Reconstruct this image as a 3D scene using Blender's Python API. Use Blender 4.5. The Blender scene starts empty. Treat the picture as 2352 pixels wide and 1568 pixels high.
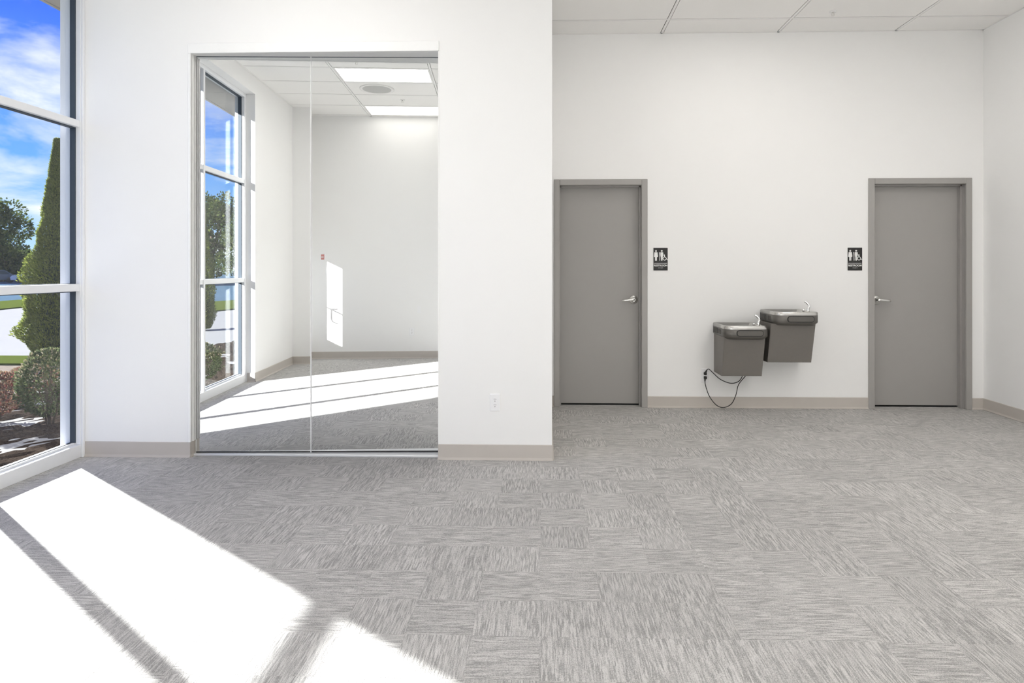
import bpy, bmesh, math, random
from mathutils import Vector, Matrix
random.seed(7)
S = bpy.context.scene
COL = S.collection
PI = math.pi

# ------------------------------------------------------------------ camera
FPX = 1450.0                       # focal length in pixels of the 2352 px wide frame
CAMH = 1.47
cd = bpy.data.cameras.new('camera')
cam = bpy.data.objects.new('camera', cd)
COL.objects.link(cam)
cd.sensor_width = 36.0
cd.lens = FPX / 2352 * 36.0
cd.shift_x = -32.0 / 2352
cd.shift_y = -167.0 / 2352
cd.clip_start = 0.02
cd.clip_end = 600
cam.location = (0, 0, CAMH)
cam.rotation_euler = (PI / 2, 0, 0.029)
S.camera = cam

# ------------------------------------------------------------------ view, world, sun
S.view_settings.view_transform = 'Standard'
S.view_settings.look = 'None'
S.view_settings.exposure = 0.21
S.view_settings.gamma = 1.0
S.view_settings.use_curve_mapping = False
S.cycles.use_denoising = True
S.cycles.max_bounces = 14
S.cycles.diffuse_bounces = 8
S.cycles.glossy_bounces = 6
S.cycles.transmission_bounces = 8
S.cycles.transparent_max_bounces = 24
S.cycles.caustics_reflective = False
S.cycles.caustics_refractive = False
S.cycles.sample_clamp_indirect = 8.0

W = bpy.data.worlds.new('sky'); S.world = W; W.use_nodes = True
wn = W.node_tree; wn.nodes.clear()
def N(t, kind, **kw):
    n = t.nodes.new(kind)
    for k, v in kw.items():
        if k in n.inputs: n.inputs[k].default_value = v
        else: setattr(n, k, v)
    return n
tc = N(wn, 'ShaderNodeTexCoord')
sep = N(wn, 'ShaderNodeSeparateXYZ'); wn.links.new(tc.outputs['Generated'], sep.inputs[0])
rmp = N(wn, 'ShaderNodeValToRGB')
e = rmp.color_ramp.elements
e[0].position = 0.0; e[0].color = (0.58, 0.80, 1.0, 1)
e[1].position = 1.0; e[1].color = (0.02, 0.09, 0.62, 1)
x = e.new(0.13); x.color = (0.16, 0.44, 1.0, 1)
x = e.new(0.32); x.color = (0.035, 0.17, 0.95, 1)
wn.links.new(sep.outputs['Z'], rmp.inputs[0])
addz = N(wn, 'ShaderNodeMath', operation='ADD'); addz.inputs[1].default_value = 0.22
mx = N(wn, 'ShaderNodeMath', operation='MAXIMUM'); mx.inputs[1].default_value = 0.0
wn.links.new(sep.outputs['Z'], mx.inputs[0]); wn.links.new(mx.outputs[0], addz.inputs[0])
dx = N(wn, 'ShaderNodeMath', operation='DIVIDE'); dy = N(wn, 'ShaderNodeMath', operation='DIVIDE')
wn.links.new(sep.outputs['X'], dx.inputs[0]); wn.links.new(addz.outputs[0], dx.inputs[1])
wn.links.new(sep.outputs['Y'], dy.inputs[0]); wn.links.new(addz.outputs[0], dy.inputs[1])
cmb = N(wn, 'ShaderNodeCombineXYZ'); wn.links.new(dx.outputs[0], cmb.inputs[0]); wn.links.new(dy.outputs[0], cmb.inputs[1])
cmb.inputs[2].default_value = 20.4
cn = N(wn, 'ShaderNodeTexNoise', Scale=1.55, Detail=9.0, Roughness=0.58, Distortion=0.25)
wn.links.new(cmb.outputs[0], cn.inputs['Vector'])
cr = N(wn, 'ShaderNodeValToRGB'); cr.color_ramp.elements[0].position = 0.49; cr.color_ramp.elements[1].position = 0.66
wn.links.new(cn.outputs[0], cr.inputs[0])
mixc = N(wn, 'ShaderNodeMix', data_type='RGBA'); mixc.inputs['B'].default_value = (1.0, 1.0, 1.0, 1)
cm = N(wn, 'ShaderNodeMath', operation='MULTIPLY'); cm.inputs[1].default_value = 0.92
wn.links.new(cr.outputs['Color'], cm.inputs[0]); wn.links.new(cm.outputs[0], mixc.inputs['Factor'])
wn.links.new(rmp.outputs[0], mixc.inputs['A'])
bg = N(wn, 'ShaderNodeBackground', Strength=1.1); wn.links.new(mixc.outputs['Result'], bg.inputs['Color'])
wo = N(wn, 'ShaderNodeOutputWorld'); wn.links.new(bg.outputs[0], wo.inputs[0])

SUN_EL = math.atan(0.388)
sd = bpy.data.lights.new('sun', 'SUN'); sd.energy = 26.5; sd.angle = math.radians(0.9); sd.color = (1.0, 0.98, 0.95)
sun = bpy.data.objects.new('sun', sd); COL.objects.link(sun)
ld = Vector((0.798 * math.cos(SUN_EL), -0.602 * math.cos(SUN_EL), -math.sin(SUN_EL)))
sun.rotation_euler = ld.to_track_quat('-Z', 'Y').to_euler()
sun.location = (-12, 12, 8)
PANEL_STRENGTH = 9.8

# ------------------------------------------------------------------ materials
def mat(name, col, rough=0.6, metal=0.0, noise=None, bump=None, spec=0.5, coat=0.0):
    """principled; noise=(scale, amount) varies the colour, bump=(scale, strength, distance)"""
    m = bpy.data.materials.new(name); m.use_nodes = True
    t = m.node_tree; b = t.nodes['Principled BSDF']
    b.inputs['Base Color'].default_value = (*col, 1); b.inputs['Roughness'].default_value = rough
    b.inputs['Metallic'].default_value = metal; b.inputs['Specular IOR Level'].default_value = spec
    if coat: b.inputs['Coat Weight'].default_value = coat
    c = N(t, 'ShaderNodeTexCoord')
    if noise is None: noise = (30.0, 0.02)
    n = N(t, 'ShaderNodeTexNoise', Scale=noise[0], Detail=4.0)
    t.links.new(c.outputs['Object'], n.inputs['Vector'])
    mxn = N(t, 'ShaderNodeMix', data_type='RGBA')
    k = noise[1]
    mxn.inputs['A'].default_value = tuple(v * (1 - k) for v in col) + (1,)
    mxn.inputs['B'].default_value = tuple(min(1, v * (1 + k)) for v in col) + (1,)
    t.links.new(n.outputs[0], mxn.inputs['Factor']); t.links.new(mxn.outputs['Result'], b.inputs['Base Color'])
    if bump:
        n2 = N(t, 'ShaderNodeTexNoise', Scale=bump[0], Detail=5.0); t.links.new(c.outputs['Object'], n2.inputs['Vector'])
        bp = N(t, 'ShaderNodeBump', Strength=bump[1], Distance=bump[2])
        t.links.new(n2.outputs[0], bp.inputs['Height']); t.links.new(bp.outputs[0], b.inputs['Normal'])
    return m

def glass(name, tint):
    m = bpy.data.materials.new(name); m.use_nodes = True
    t = m.node_tree; t.nodes.clear()
    tr = N(t, 'ShaderNodeBsdfTransparent', Color=(*tint, 1)); gl = N(t, 'ShaderNodeBsdfGlossy', Roughness=0.0)
    lw = N(t, 'ShaderNodeLayerWeight', Blend=0.5)
    p = N(t, 'ShaderNodeMath', operation='POWER'); p.inputs[1].default_value = 5.0
    ma = N(t, 'ShaderNodeMath', operation='MULTIPLY_ADD'); ma.inputs[1].default_value = 0.85; ma.inputs[2].default_value = 0.035
    t.links.new(lw.outputs['Facing'], p.inputs[0]); t.links.new(p.outputs[0], ma.inputs[0])
    ms = N(t, 'ShaderNodeMixShader'); t.links.new(ma.outputs[0], ms.inputs[0])
    t.links.new(tr.outputs[0], ms.inputs[1]); t.links.new(gl.outputs[0], ms.inputs[2])
    o = N(t, 'ShaderNodeOutputMaterial'); t.links.new(ms.outputs[0], o.inputs[0])
    return m

def leafmat(name, c1, c2, trans=0.35):
    m = bpy.data.materials.new(name); m.use_nodes = True
    t = m.node_tree; t.nodes.clear()
    g = N(t, 'ShaderNodeNewGeometry')
    r = N(t, 'ShaderNodeMix', data_type='RGBA'); r.inputs['A'].default_value = (*c1, 1); r.inputs['B'].default_value = (*c2, 1)
    t.links.new(g.outputs['Random Per Island'], r.inputs['Factor'])
    d = N(t, 'ShaderNodeBsdfDiffuse'); tl = N(t, 'ShaderNodeBsdfTranslucent')
    t.links.new(r.outputs['Result'], d.inputs['Color']); t.links.new(r.outputs['Result'], tl.inputs['Color'])
    ms = N(t, 'ShaderNodeMixShader'); ms.inputs[0].default_value = trans
    t.links.new(d.outputs[0], ms.inputs[1]); t.links.new(tl.outputs[0], ms.inputs[2])
    o = N(t, 'ShaderNodeOutputMaterial'); t.links.new(ms.outputs[0], o.inputs[0])
    return m

def emit(name, col, st):
    m = bpy.data.materials.new(name); m.use_nodes = True
    t = m.node_tree; t.nodes.clear()
    em = N(t, 'ShaderNodeEmission', Color=(*col, 1), Strength=st); o = N(t, 'ShaderNodeOutputMaterial')
    t.links.new(em.outputs[0], o.inputs[0]); return m

def carpet(name):
    m = bpy.data.materials.new(name); m.use_nodes = True
    t = m.node_tree; b = t.nodes['Principled BSDF']; L = t.links.new
    b.inputs['Roughness'].default_value = 0.95; b.inputs['Specular IOR Level'].default_value = 0.1
    uv = N(t, 'ShaderNodeUVMap'); oi = N(t, 'ShaderNodeObjectInfo')
    mr = N(t, 'ShaderNodeMath', operation='MULTIPLY'); mr.inputs[1].default_value = 37.0
    L(oi.outputs['Random'], mr.inputs[0])
    ad = N(t, 'ShaderNodeVectorMath', operation='ADD'); L(uv.outputs[0], ad.inputs[0]); L(mr.outputs[0], ad.inputs[1])
    mp = N(t, 'ShaderNodeMapping'); mp.inputs['Scale'].default_value = (11, 140, 1); L(ad.outputs[0], mp.inputs['Vector'])
    n1 = N(t, 'ShaderNodeTexNoise', Scale=1.0, Detail=2.5, Roughness=0.55, Distortion=0.35); L(mp.outputs[0], n1.inputs['Vector'])
    r1 = N(t, 'ShaderNodeValToRGB'); r1.color_ramp.elements[0].position = 0.38; r1.color_ramp.elements[1].position = 0.63
    L(n1.outputs[0], r1.inputs[0])
    mp2 = N(t, 'ShaderNodeMapping'); mp2.inputs['Scale'].default_value = (230, 300, 1); L(ad.outputs[0], mp2.inputs['Vector'])
    n2 = N(t, 'ShaderNodeTexNoise', Scale=1.0, Detail=2.0); L(mp2.outputs[0], n2.inputs['Vector'])
    n3 = N(t, 'ShaderNodeTexNoise', Scale=9.0, Detail=2.0); L(ad.outputs[0], n3.inputs['Vector'])
    # streak factor modulated by patches where the ridges fade
    r3 = N(t, 'ShaderNodeValToRGB'); r3.color_ramp.elements[0].position = 0.30; r3.color_ramp.elements[1].position = 0.62
    r3.color_ramp.elements[0].color = (0.35, 0.35, 0.35, 1)
    L(n3.outputs[0], r3.inputs[0])
    s0 = N(t, 'ShaderNodeMath', operation='SUBTRACT'); s0.inputs[1].default_value = 0.5; L(r1.outputs['Color'], s0.inputs[0])
    s1 = N(t, 'ShaderNodeMath', operation='MULTIPLY'); L(s0.outputs[0], s1.inputs[0]); L(r3.outputs['Color'], s1.inputs[1])
    f0 = N(t, 'ShaderNodeMath', operation='SUBTRACT'); f0.inputs[1].default_value = 0.5; L(n2.outputs[0], f0.inputs[0])
    f1 = N(t, 'ShaderNodeMath', operation='MULTIPLY_ADD'); f1.inputs[1].default_value = 2.2; L(f0.outputs[0], f1.inputs[0]); L(s1.outputs[0], f1.inputs[2])
    h = N(t, 'ShaderNodeMath', operation='ADD'); h.inputs[1].default_value = 0.5; h.use_clamp = True; L(f1.outputs[0], h.inputs[0])
    mc = N(t, 'ShaderNodeMix', data_type='RGBA')
    mc.inputs['A'].default_value = (0.295, 0.288, 0.28, 1); mc.inputs['B'].default_value = (0.60, 0.587, 0.57, 1)
    L(h.outputs[0], mc.inputs['Factor'])
    hv = N(t, 'ShaderNodeHueSaturation'); mv = N(t, 'ShaderNodeMapRange')
    mv.inputs['To Min'].default_value = 0.95; mv.inputs['To Max'].default_value = 1.06
    L(oi.outputs['Random'], mv.inputs['Value']); L(mv.outputs[0], hv.inputs['Value']); L(mc.outputs['Result'], hv.inputs['Color'])
    L(hv.outputs[0], b.inputs['Base Color'])
    bp = N(t, 'ShaderNodeBump', Strength=0.4, Distance=0.003); L(h.outputs[0], bp.inputs['Height']); L(bp.outputs[0], b.inputs['Normal'])
    return m

M = {}
M['wall'] = mat('wall_paint', (0.86, 0.857, 0.851), 0.75, bump=(180, 0.05, 0.002), noise=(3, 0.008))
M['ceil'] = mat('ceiling_tile', (0.86, 0.85, 0.835), 0.9, bump=(240, 0.12, 0.002), noise=(160, 0.02))
M['tbar'] = mat('ceiling_grid', (0.82, 0.81, 0.80), 0.5)
M['base'] = mat('vinyl_base', (0.52, 0.482, 0.445), 0.55, noise=(8, 0.03))
M['slab'] = mat('floor_slab', (0.12, 0.12, 0.12), 0.9)
M['carpet'] = carpet('carpet_tile')
M['alu'] = mat('white_aluminium', (0.80, 0.81, 0.83), 0.4, noise=(15, 0.02))
M['gasket'] = mat('dark_gasket', (0.05, 0.065, 0.085), 0.6)
M['glass'] = glass('window_glass', (0.93, 0.95, 0.96))
M['mirror'] = mat('mirror_silver', (0.90, 0.915, 0.91), 0.0, metal=1.0, noise=(1, 0.0))
M['trimw'] = mat('white_trim', (0.87, 0.87, 0.865), 0.45)
M['steeltrack'] = mat('track_aluminium', (0.75, 0.76, 0.78), 0.35, metal=0.4)
M['dark'] = mat('gap_shade_black', (0.02, 0.02, 0.02), 0.7)
M['door'] = mat('grey_door_paint', (0.345, 0.332, 0.318), 0.5, noise=(5, 0.02))
M['frame'] = mat('grey_frame_paint', (0.35, 0.337, 0.322), 0.4, noise=(8, 0.02))
M['nickel'] = mat('satin_nickel', (0.78, 0.77, 0.75), 0.28, metal=1.0, noise=(60, 0.03))
M['chrome'] = mat('chrome', (0.88, 0.88, 0.88), 0.12, metal=1.0, noise=(60, 0.02))
M['steel'] = mat('stainless_steel', (0.60, 0.59, 0.57), 0.26, metal=1.0, noise=(40, 0.04))
M['apron'] = mat('charcoal_apron', (0.125, 0.118, 0.108), 0.38, metal=0.25, noise=(40, 0.05))
M['cabinet'] = mat('grey_vinyl_steel', (0.20, 0.184, 0.170), 0.42, metal=0.2, noise=(40, 0.04))
M['black'] = mat('black_rubber', (0.012, 0.012, 0.012), 0.5)
M['plastic'] = mat('white_plastic', (0.86, 0.86, 0.87), 0.35)
M['slotgrey'] = mat('socket_slot', (0.09, 0.09, 0.095), 0.6)
M['signblack'] = mat('sign_black', (0.016, 0.015, 0.015), 0.5)
M['signwhite'] = mat('sign_white', (0.85, 0.85, 0.84), 0.5)
M['panel'] = emit('light_diffuser', (1.0, 0.965, 0.915), PANEL_STRENGTH)
M['paneldim'] = emit('dimmed_light_diffuser', (1.0, 0.965, 0.915), PANEL_STRENGTH * 0.28)
M['panellow'] = emit('low_light_diffuser', (1.0, 0.965, 0.915), PANEL_STRENGTH * 0.78)
M['panelhigh'] = emit('bright_light_diffuser', (1.0, 0.965, 0.915), PANEL_STRENGTH * 1.15)
M['panelmid'] = emit('softer_light_diffuser', (1.0, 0.965, 0.915), PANEL_STRENGTH * 0.50)
M['speaker'] = mat('speaker_grille', (0.50, 0.50, 0.49), 0.7, bump=(600, 0.4, 0.002))
M['red'] = mat('red_plastic', (0.60, 0.26, 0.24), 0.4)
M['mulch'] = mat('bark_mulch', (0.045, 0.034, 0.027), 0.95, noise=(35, 0.6), bump=(45, 1.0, 0.05), spec=0.0)
M['lawn'] = mat('lawn_grass', (0.085, 0.11, 0.022), 0.95, noise=(12, 0.35), bump=(200, 1.0, 0.02), spec=0.0)
M['pave'] = mat('pale_concrete', (0.27, 0.265, 0.255), 0.9, noise=(1.2, 0.08), bump=(60, 0.2, 0.01), spec=0.0)
M['asphalt'] = mat('blue_grey_asphalt', (0.07, 0.115, 0.155), 0.8, noise=(0.4, 0.2), spec=0.0)
M['kerb'] = mat('kerb_concrete', (0.20, 0.20, 0.19), 0.9, spec=0.0)
M['soffit'] = mat('soffit_grey', (0.20, 0.19, 0.18), 0.8, spec=0.1)
M['stucco'] = mat('outer_stucco', (0.50, 0.48, 0.45), 0.9, bump=(90, 0.3, 0.005))
M['bark'] = mat('tree_bark', (0.07, 0.05, 0.035), 0.95, noise=(20, 0.4), bump=(25, 0.8, 0.02))
M['thuja'] = leafmat('thuja_foliage', (0.07, 0.10, 0.02), (0.25, 0.28, 0.06))
M['leaf'] = leafmat('broad_leaf', (0.022, 0.042, 0.018), (0.10, 0.12, 0.03))
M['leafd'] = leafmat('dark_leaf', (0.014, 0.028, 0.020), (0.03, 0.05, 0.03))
M['shrub'] = leafmat('shrub_leaf', (0.035, 0.055, 0.024), (0.115, 0.13, 0.06))
M['shrubtip'] = leafmat('shrub_flower', (0.30, 0.26, 0.19), (0.22, 0.20, 0.10), 0.2)
M['redleaf'] = leafmat('red_shrub_leaf', (0.16, 0.05, 0.045), (0.20, 0.15, 0.09))
M['carw'] = mat('white_car_paint', (0.55, 0.57, 0.60), 0.2, coat=0.5)
M['card'] = mat('dark_car_paint', (0.05, 0.07, 0.10), 0.2, coat=0.5)
M['carglass'] = mat('car_glass', (0.02, 0.03, 0.04), 0.08)
M['stone'] = mat('pale_stone', (0.20, 0.17, 0.14), 0.95, noise=(9, 0.35), bump=(20, 0.8, 0.03), spec=0.0)

# ------------------------------------------------------------------ mesh helpers
def newobj(name, me, m=None, parent=None):
    if m is not None:
        me.materials.clear(); me.materials.append(M[m] if isinstance(m, str) else m)
    o = bpy.data.objects.new(name, me); COL.objects.link(o)
    if parent is not None: o.parent = parent
    return o

class MB:
    def __init__(s): s.v = []; s.f = []; s.sm = []
    def add(s, vs, fs, smooth=False):
        k = len(s.v); s.v += [tuple(p) for p in vs]
        for f in fs: s.f.append(tuple(i + k for i in f)); s.sm.append(smooth)
        return s
    def box(s, x0, x1, y0, y1, z0, z1):
        vs = [(x, y, z) for z in (z0, z1) for y in (y0, y1) for x in (x0, x1)]
        return s.add(vs, [(0, 2, 3, 1), (4, 5, 7, 6), (0, 1, 5, 4), (2, 6, 7, 3), (0, 4, 6, 2), (1, 3, 7, 5)])
    def bbox(s, x0, x1, y0, y1, z0, z1, b=0.004, seg=2):
        bm = bmesh.new(); bmesh.ops.create_cube(bm, size=1)
        for v in bm.verts:
            v.co = Vector(((x0 + x1) / 2 + v.co.x * (x1 - x0), (y0 + y1) / 2 + v.co.y * (y1 - y0), (z0 + z1) / 2 + v.co.z * (z1 - z0)))
        bmesh.ops.bevel(bm, geom=bm.edges[:], offset=b, segments=seg, profile=0.5, affect='EDGES')
        return s.bm(bm)
    def bm(s, bm, smooth=False):
        bm.verts.index_update()
        s.add([v.co[:] for v in bm.verts], [[v.index for v in f.verts] for f in bm.faces], smooth); bm.free(); return s
    def loft(s, loops, cap0=True, cap1=True, smooth=True, closed=True):
        k = len(s.v); n = len(loops[0]); vs = [p for l in loops for p in l]; fs = []
        for a in range(len(loops) - 1):
            for i in range(n if closed else n - 1):
                j = (i + 1) % n
                fs.append((a * n + i, a * n + j, (a + 1) * n + j, (a + 1) * n + i))
        s.add(vs, fs, smooth)
        if cap0: s.f.append(tuple(k + i for i in reversed(range(n)))); s.sm.append(False)
        if cap1: s.f.append(tuple(k + (len(loops) - 1) * n + i for i in range(n))); s.sm.append(False)
        return s
    def tube(s, pts, rad, n=10, smooth=True):
        pts = [Vector(p) for p in pts]; rads = rad if isinstance(rad, (list, tuple)) else [rad] * len(pts)
        loops = []; up = None
        for i, p in enumerate(pts):
            t = (pts[min(i + 1, len(pts) - 1)] - pts[max(i - 1, 0)]).normalized()
            if up is None: up = t.orthogonal().normalized()
            up = (up - t * up.dot(t)).normalized(); sd = t.cross(up)
            loops.append([tuple(p + (up * math.cos(a) + sd * math.sin(a)) * rads[i]) for a in [2 * PI * q / n for q in range(n)]])
        return s.loft(loops, smooth=smooth)
    def cyl(s, p0, p1, r0, r1=None, n=24):
        return s.tube([p0, p1], [r0, r0 if r1 is None else r1], n)
    def prism(s, poly, z0, z1):
        return s.loft([[(x, y, z0) for x, y in poly], [(x, y, z1) for x, y in poly]], smooth=False)
    def build(s, name, m, parent=None):
        me = bpy.data.meshes.new(name); me.from_pydata(s.v, [], s.f)
        me.polygons.foreach_set('use_smooth', s.sm)
        bm = bmesh.new(); bm.from_mesh(me); bmesh.ops.recalc_face_normals(bm, faces=bm.faces[:]); bm.to_mesh(me); bm.free()
        me.update()
        return newobj(name, me, m, parent)

def tag(o, label, cat=None, group=None, kind=None):
    o['label'] = label
    if cat: o['category'] = cat
    if group: o['group'] = group
    if kind: o['kind'] = kind
    return o
def empty(name, loc):
    o = bpy.data.objects.new(name, None); COL.objects.link(o); o.location = loc; o.empty_display_size = 0.1
    return o
def struct(o, label): return tag(o, label, kind='structure')
def spline(P, k=10):
    P = [Vector(p) for p in P]; Q = [P[0] * 2 - P[1]] + P + [P[-1] * 2 - P[-2]]; out = []
    for i in range(1, len(Q) - 2):
        a, b, c, d = Q[i - 1:i + 3]
        for j in range(k):
            t = j / k
            out.append(0.5 * ((2 * b) + (c - a) * t + (2 * a - 5 * b + 4 * c - d) * t * t + (3 * b - a - 3 * c + d) * t ** 3))
    out.append(P[-1]); return out

# ------------------------------------------------------------------ dimensions (metres; camera stands at x=0, y=0)
XL, XR = -3.60, 4.59            # window frame plane, right wall
XW = -3.50                      # plaster plane of the window wall
YB, YF, YR = -0.42, 4.85, 6.735 # back wall, mirror wall, restroom wall
XC = 0.06                       # outer corner of the mirror wall
ZC = 3.965                      # ceiling
WT = 0.14                       # wall thickness
MX0, MX1, MZ = -2.765, -0.812, 3.225   # mirror opening
WY0, WY1, WZ = 1.66, 4.82, 3.74 # window: near end, far end, head
D1 = (0.102, 1.094); D2 = (3.402, 4.465); DH = 2.42; FW = 0.062   # restroom door frames

# ------------------------------------------------------------------ room shell
w = MB()
FT = 0.18
w.box(XL - 0.2, MX0, YF, YF + FT, 0, ZC + .1); w.box(MX1, XC, YF, YF + FT, 0, ZC + .1); w.box(MX0, MX1, YF, YF + FT, MZ, ZC + .1)
w.box(MX0 - .02, MX1 + .02, YF + FT, YF + FT + .03, 0, MZ + .02)
struct(w.build('wall_front', 'wall'), 'white painted wall around the mirrored doors')
struct(MB().box(XC - WT, XC, YF + .18, YR, 0, ZC + .1).build('wall_recess', 'wall'), 'white side wall of the recess behind the mirror wall')
w = MB()
ro = 0.004
w.box(XC - WT, D1[0] + ro, YR, YR + WT, 0, ZC + .1); w.box(D1[0] + ro, D1[1] - ro, YR, YR + WT, DH - ro, ZC + .1)
w.box(D1[1] - ro, D2[0] + ro, YR, YR + WT, 0, ZC + .1); w.box(D2[0] + ro, D2[1] - ro, YR, YR + WT, DH - ro, ZC + .1)
w.box(D2[1] - ro, XR + .1, YR, YR + WT, 0, ZC + .1)
struct(w.build('wall_rear', 'wall'), 'off-white wall with two grey restroom doors')
struct(MB().box(XR, XR + WT, YB - WT, YR, 0, ZC + .1).build('wall_right', 'wall'), 'off-white wall at the right edge of the room')
struct(MB().box(XW - .3, XR, YB - WT, YB, 0, ZC + .1).build('wall_back', 'wall'), 'white wall with a sunlit patch, seen in the mirror')
# window wall: solid part, header over the storefront window, slot added to let the sun patch in
SL = (-0.13, 0.095, 0.50, 1.80)     # sun slot y0, y1, z0, z1
w = MB()
w.box(XW - .06, XW, SL[1], WY0, 0, ZC + .1); w.box(XW - .06, XW, YB, SL[0], 0, ZC + .1)
w.box(XW - .06, XW, SL[0], SL[1], 0, SL[2]); w.box(XW - .06, XW, SL[0], SL[1], SL[3], ZC + .1)
w.box(XW - .18, XW - .06, 0.55, WY0, 0, ZC + .1)
w.box(XW - .24, XW, WY0, YF, WZ, ZC + .1)
struct(w.build('wall_left', 'wall'), 'white window wall seen in the mirror')
struct(MB().box(XW, -3.23, 0.10, 0.13, 0, ZC + .02).build('wall_pier', 'wall'), 'narrow white pier in the far corner of the mirror view')

# floor: slab + individually laid carpet tiles
floor = struct(MB().box(XL - .15, XR + .05, YB - .05, YR + .3, -0.06, -0.007).build('floor', 'slab'), 'grey carpet tile floor with quarter-turned ribbed tiles')
T = 0.27
def inroom(x, y):
    if not (YB - .02 < y < YR + .02 and XL - .15 < x < XR + .05): return False
    return not (x < XC - .12 and y > YF + .25)
def topix(x, y):
    c, s_ = math.cos(0.029), math.sin(0.029)
    z = y * c - x * s_; u = x * c + y * s_
    if z < 0.5: return None
    return 1208 + u / z * FPX, 617 + CAMH / z * FPX
tiles = []
for i in range(-15, 20):
    for j in range(-12, 18):
        x0, y0 = -0.02 + i * T, 2.525 + j * T; cx_, cy_ = x0 + T / 2, y0 + T / 2
        if not inroom(cx_, cy_): continue
        p = topix(cx_, cy_)
        vis = p is not None and -60 < p[0] < 2412 and p[1] < 1640
        if vis and cy_ > YF and cx_ < XC - .1: vis = False
        rot = ((i + j) % 2) * (PI / 2)
        if random.random() < 0.22: rot = PI / 2 - rot
        rot += random.choice((0, PI))
        tiles.append((vis, cy_, cx_, cy_, rot))
tiles.sort(key=lambda q: (not q[0], q[1]))
g_ = T / 2 - 0.0001; b_ = 0.0004
tv = [(-g_, -g_, -.006), (g_, -g_, -.006), (g_, g_, -.006), (-g_, g_, -.006), (-g_, -g_, -b_), (g_, -g_, -b_), (g_, g_, -b_), (-g_, g_, -b_),
      (-g_ + b_, -g_ + b_, 0), (g_ - b_, -g_ + b_, 0), (g_ - b_, g_ - b_, 0), (-g_ + b_, g_ - b_, 0)]
tf = [(8, 9, 10, 11)] + [(a, (a + 1) % 4, 4 + (a + 1) % 4, 4 + a) for a in range(4)] + [(4 + a, 4 + (a + 1) % 4, 8 + (a + 1) % 4, 8 + a) for a in range(4)]
tm = bpy.data.meshes.new('carpet_tile'); tm.from_pydata(tv, [], tf)
ul = tm.uv_layers.new(name='UVMap')
for lp in tm.loops: ul.data[lp.index].uv = tv[lp.vertex_index][:2]
tm.materials.append(M['carpet'])
nind = 0; rest = []
for vis, _, x, y, r in tiles:
    if vis and nind < 300:
        o = newobj('carpet_tile', tm, None, floor); o.location = (x, y, 0); o.rotation_euler = (0, 0, r); nind += 1
    else: rest.append((x, y, r))
RV = []; RF = []; RU = []
for x, y, r in rest:
    k = len(RV); c, s_ = math.cos(r), math.sin(r); ox, oy = random.uniform(0, 90), random.uniform(0, 90)
    for a in tv: RV.append((x + a[0] * c - a[1] * s_, y + a[0] * s_ + a[1] * c, a[2]))
    for f in tf:
        RF.append([k + q for q in f]); RU += [(tv[q][0] + ox, tv[q][1] + oy) for q in f]
rm = bpy.data.meshes.new('carpet_tile_field'); rm.from_pydata(RV, [], RF)
ul = rm.uv_layers.new(name='UVMap')
for i, u in enumerate(RU): ul.data[i].uv = u
o = newobj('carpet_tile_field', rm, 'carpet', floor); o['kind'] = 'stuff'

# ceiling: plenum deck, grid bars, panels, light fixtures
ceiling = struct(MB().box(XL - .1, XR + .1, YB - .1, YR + .1, ZC + .09, ZC + .13).build('ceiling', 'slab'), 'suspended ceiling of white rectangular panels in a slim grid')
GX, GY, PX, PY = 0.025, 1.485, 1.22, 0.61
fix = {(-2, 3), (-2, 0), (-2, -3), (1, 6), (2, 4), (2, 1), (2, -2)}  # right column panels are out of view, placed to brighten the right side
def cellrect(i, j):
    x0, x1, y0, y1 = GX + i * PX, GX + (i + 1) * PX, GY + j * PY, GY + (j + 1) * PY
    x0 = max(x0, XW); x1 = min(x1, XR); y0 = max(y0, YB); y1 = min(y1, YR)
    if x1 <= XC + .01: y1 = min(y1, YF)
    if y0 >= YF - .001: x0 = max(x0, XC)
    return (x0, x1, y0, y1) if x1 - x0 > .03 and y1 - y0 > .03 else None
bw = 0.012
for i in range(-4, 5):
    for j in range(-5, 10):
        r = cellrect(i, j)
        if not r or (i, j) in fix: continue
        x0, x1, y0, y1 = r; g = bw + .007
        q = MB(); xa, xb, ya, yb = x0 + g, x1 - g, y0 + g, y1 - g
        if xb - xa < .01 or yb - ya < .01: continue
        q.box(xa, xb, ya, yb, ZC, ZC + .034)
        q.box(x0 + .004, x1 - .004, y0 + .004, y1 - .004, ZC + .030, ZC + .040)
        q.build('ceiling_panel', 'ceil', ceiling)
for i in range(-3, 5):
    x = GX + i * PX
    if XW < x < XR: MB().box(x - bw, x + bw, YB, YR if x > XC else YF, ZC - .002, ZC + .006).build('grid_bar', 'tbar', ceiling)
for j in range(-4, 10):
    y = GY + j * PY
    if YB < y < YR: MB().box(XW if y < YF else XC, XR, y - bw, y + bw, ZC - .0015, ZC + .005).build('grid_bar', 'tbar', ceiling)
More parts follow.
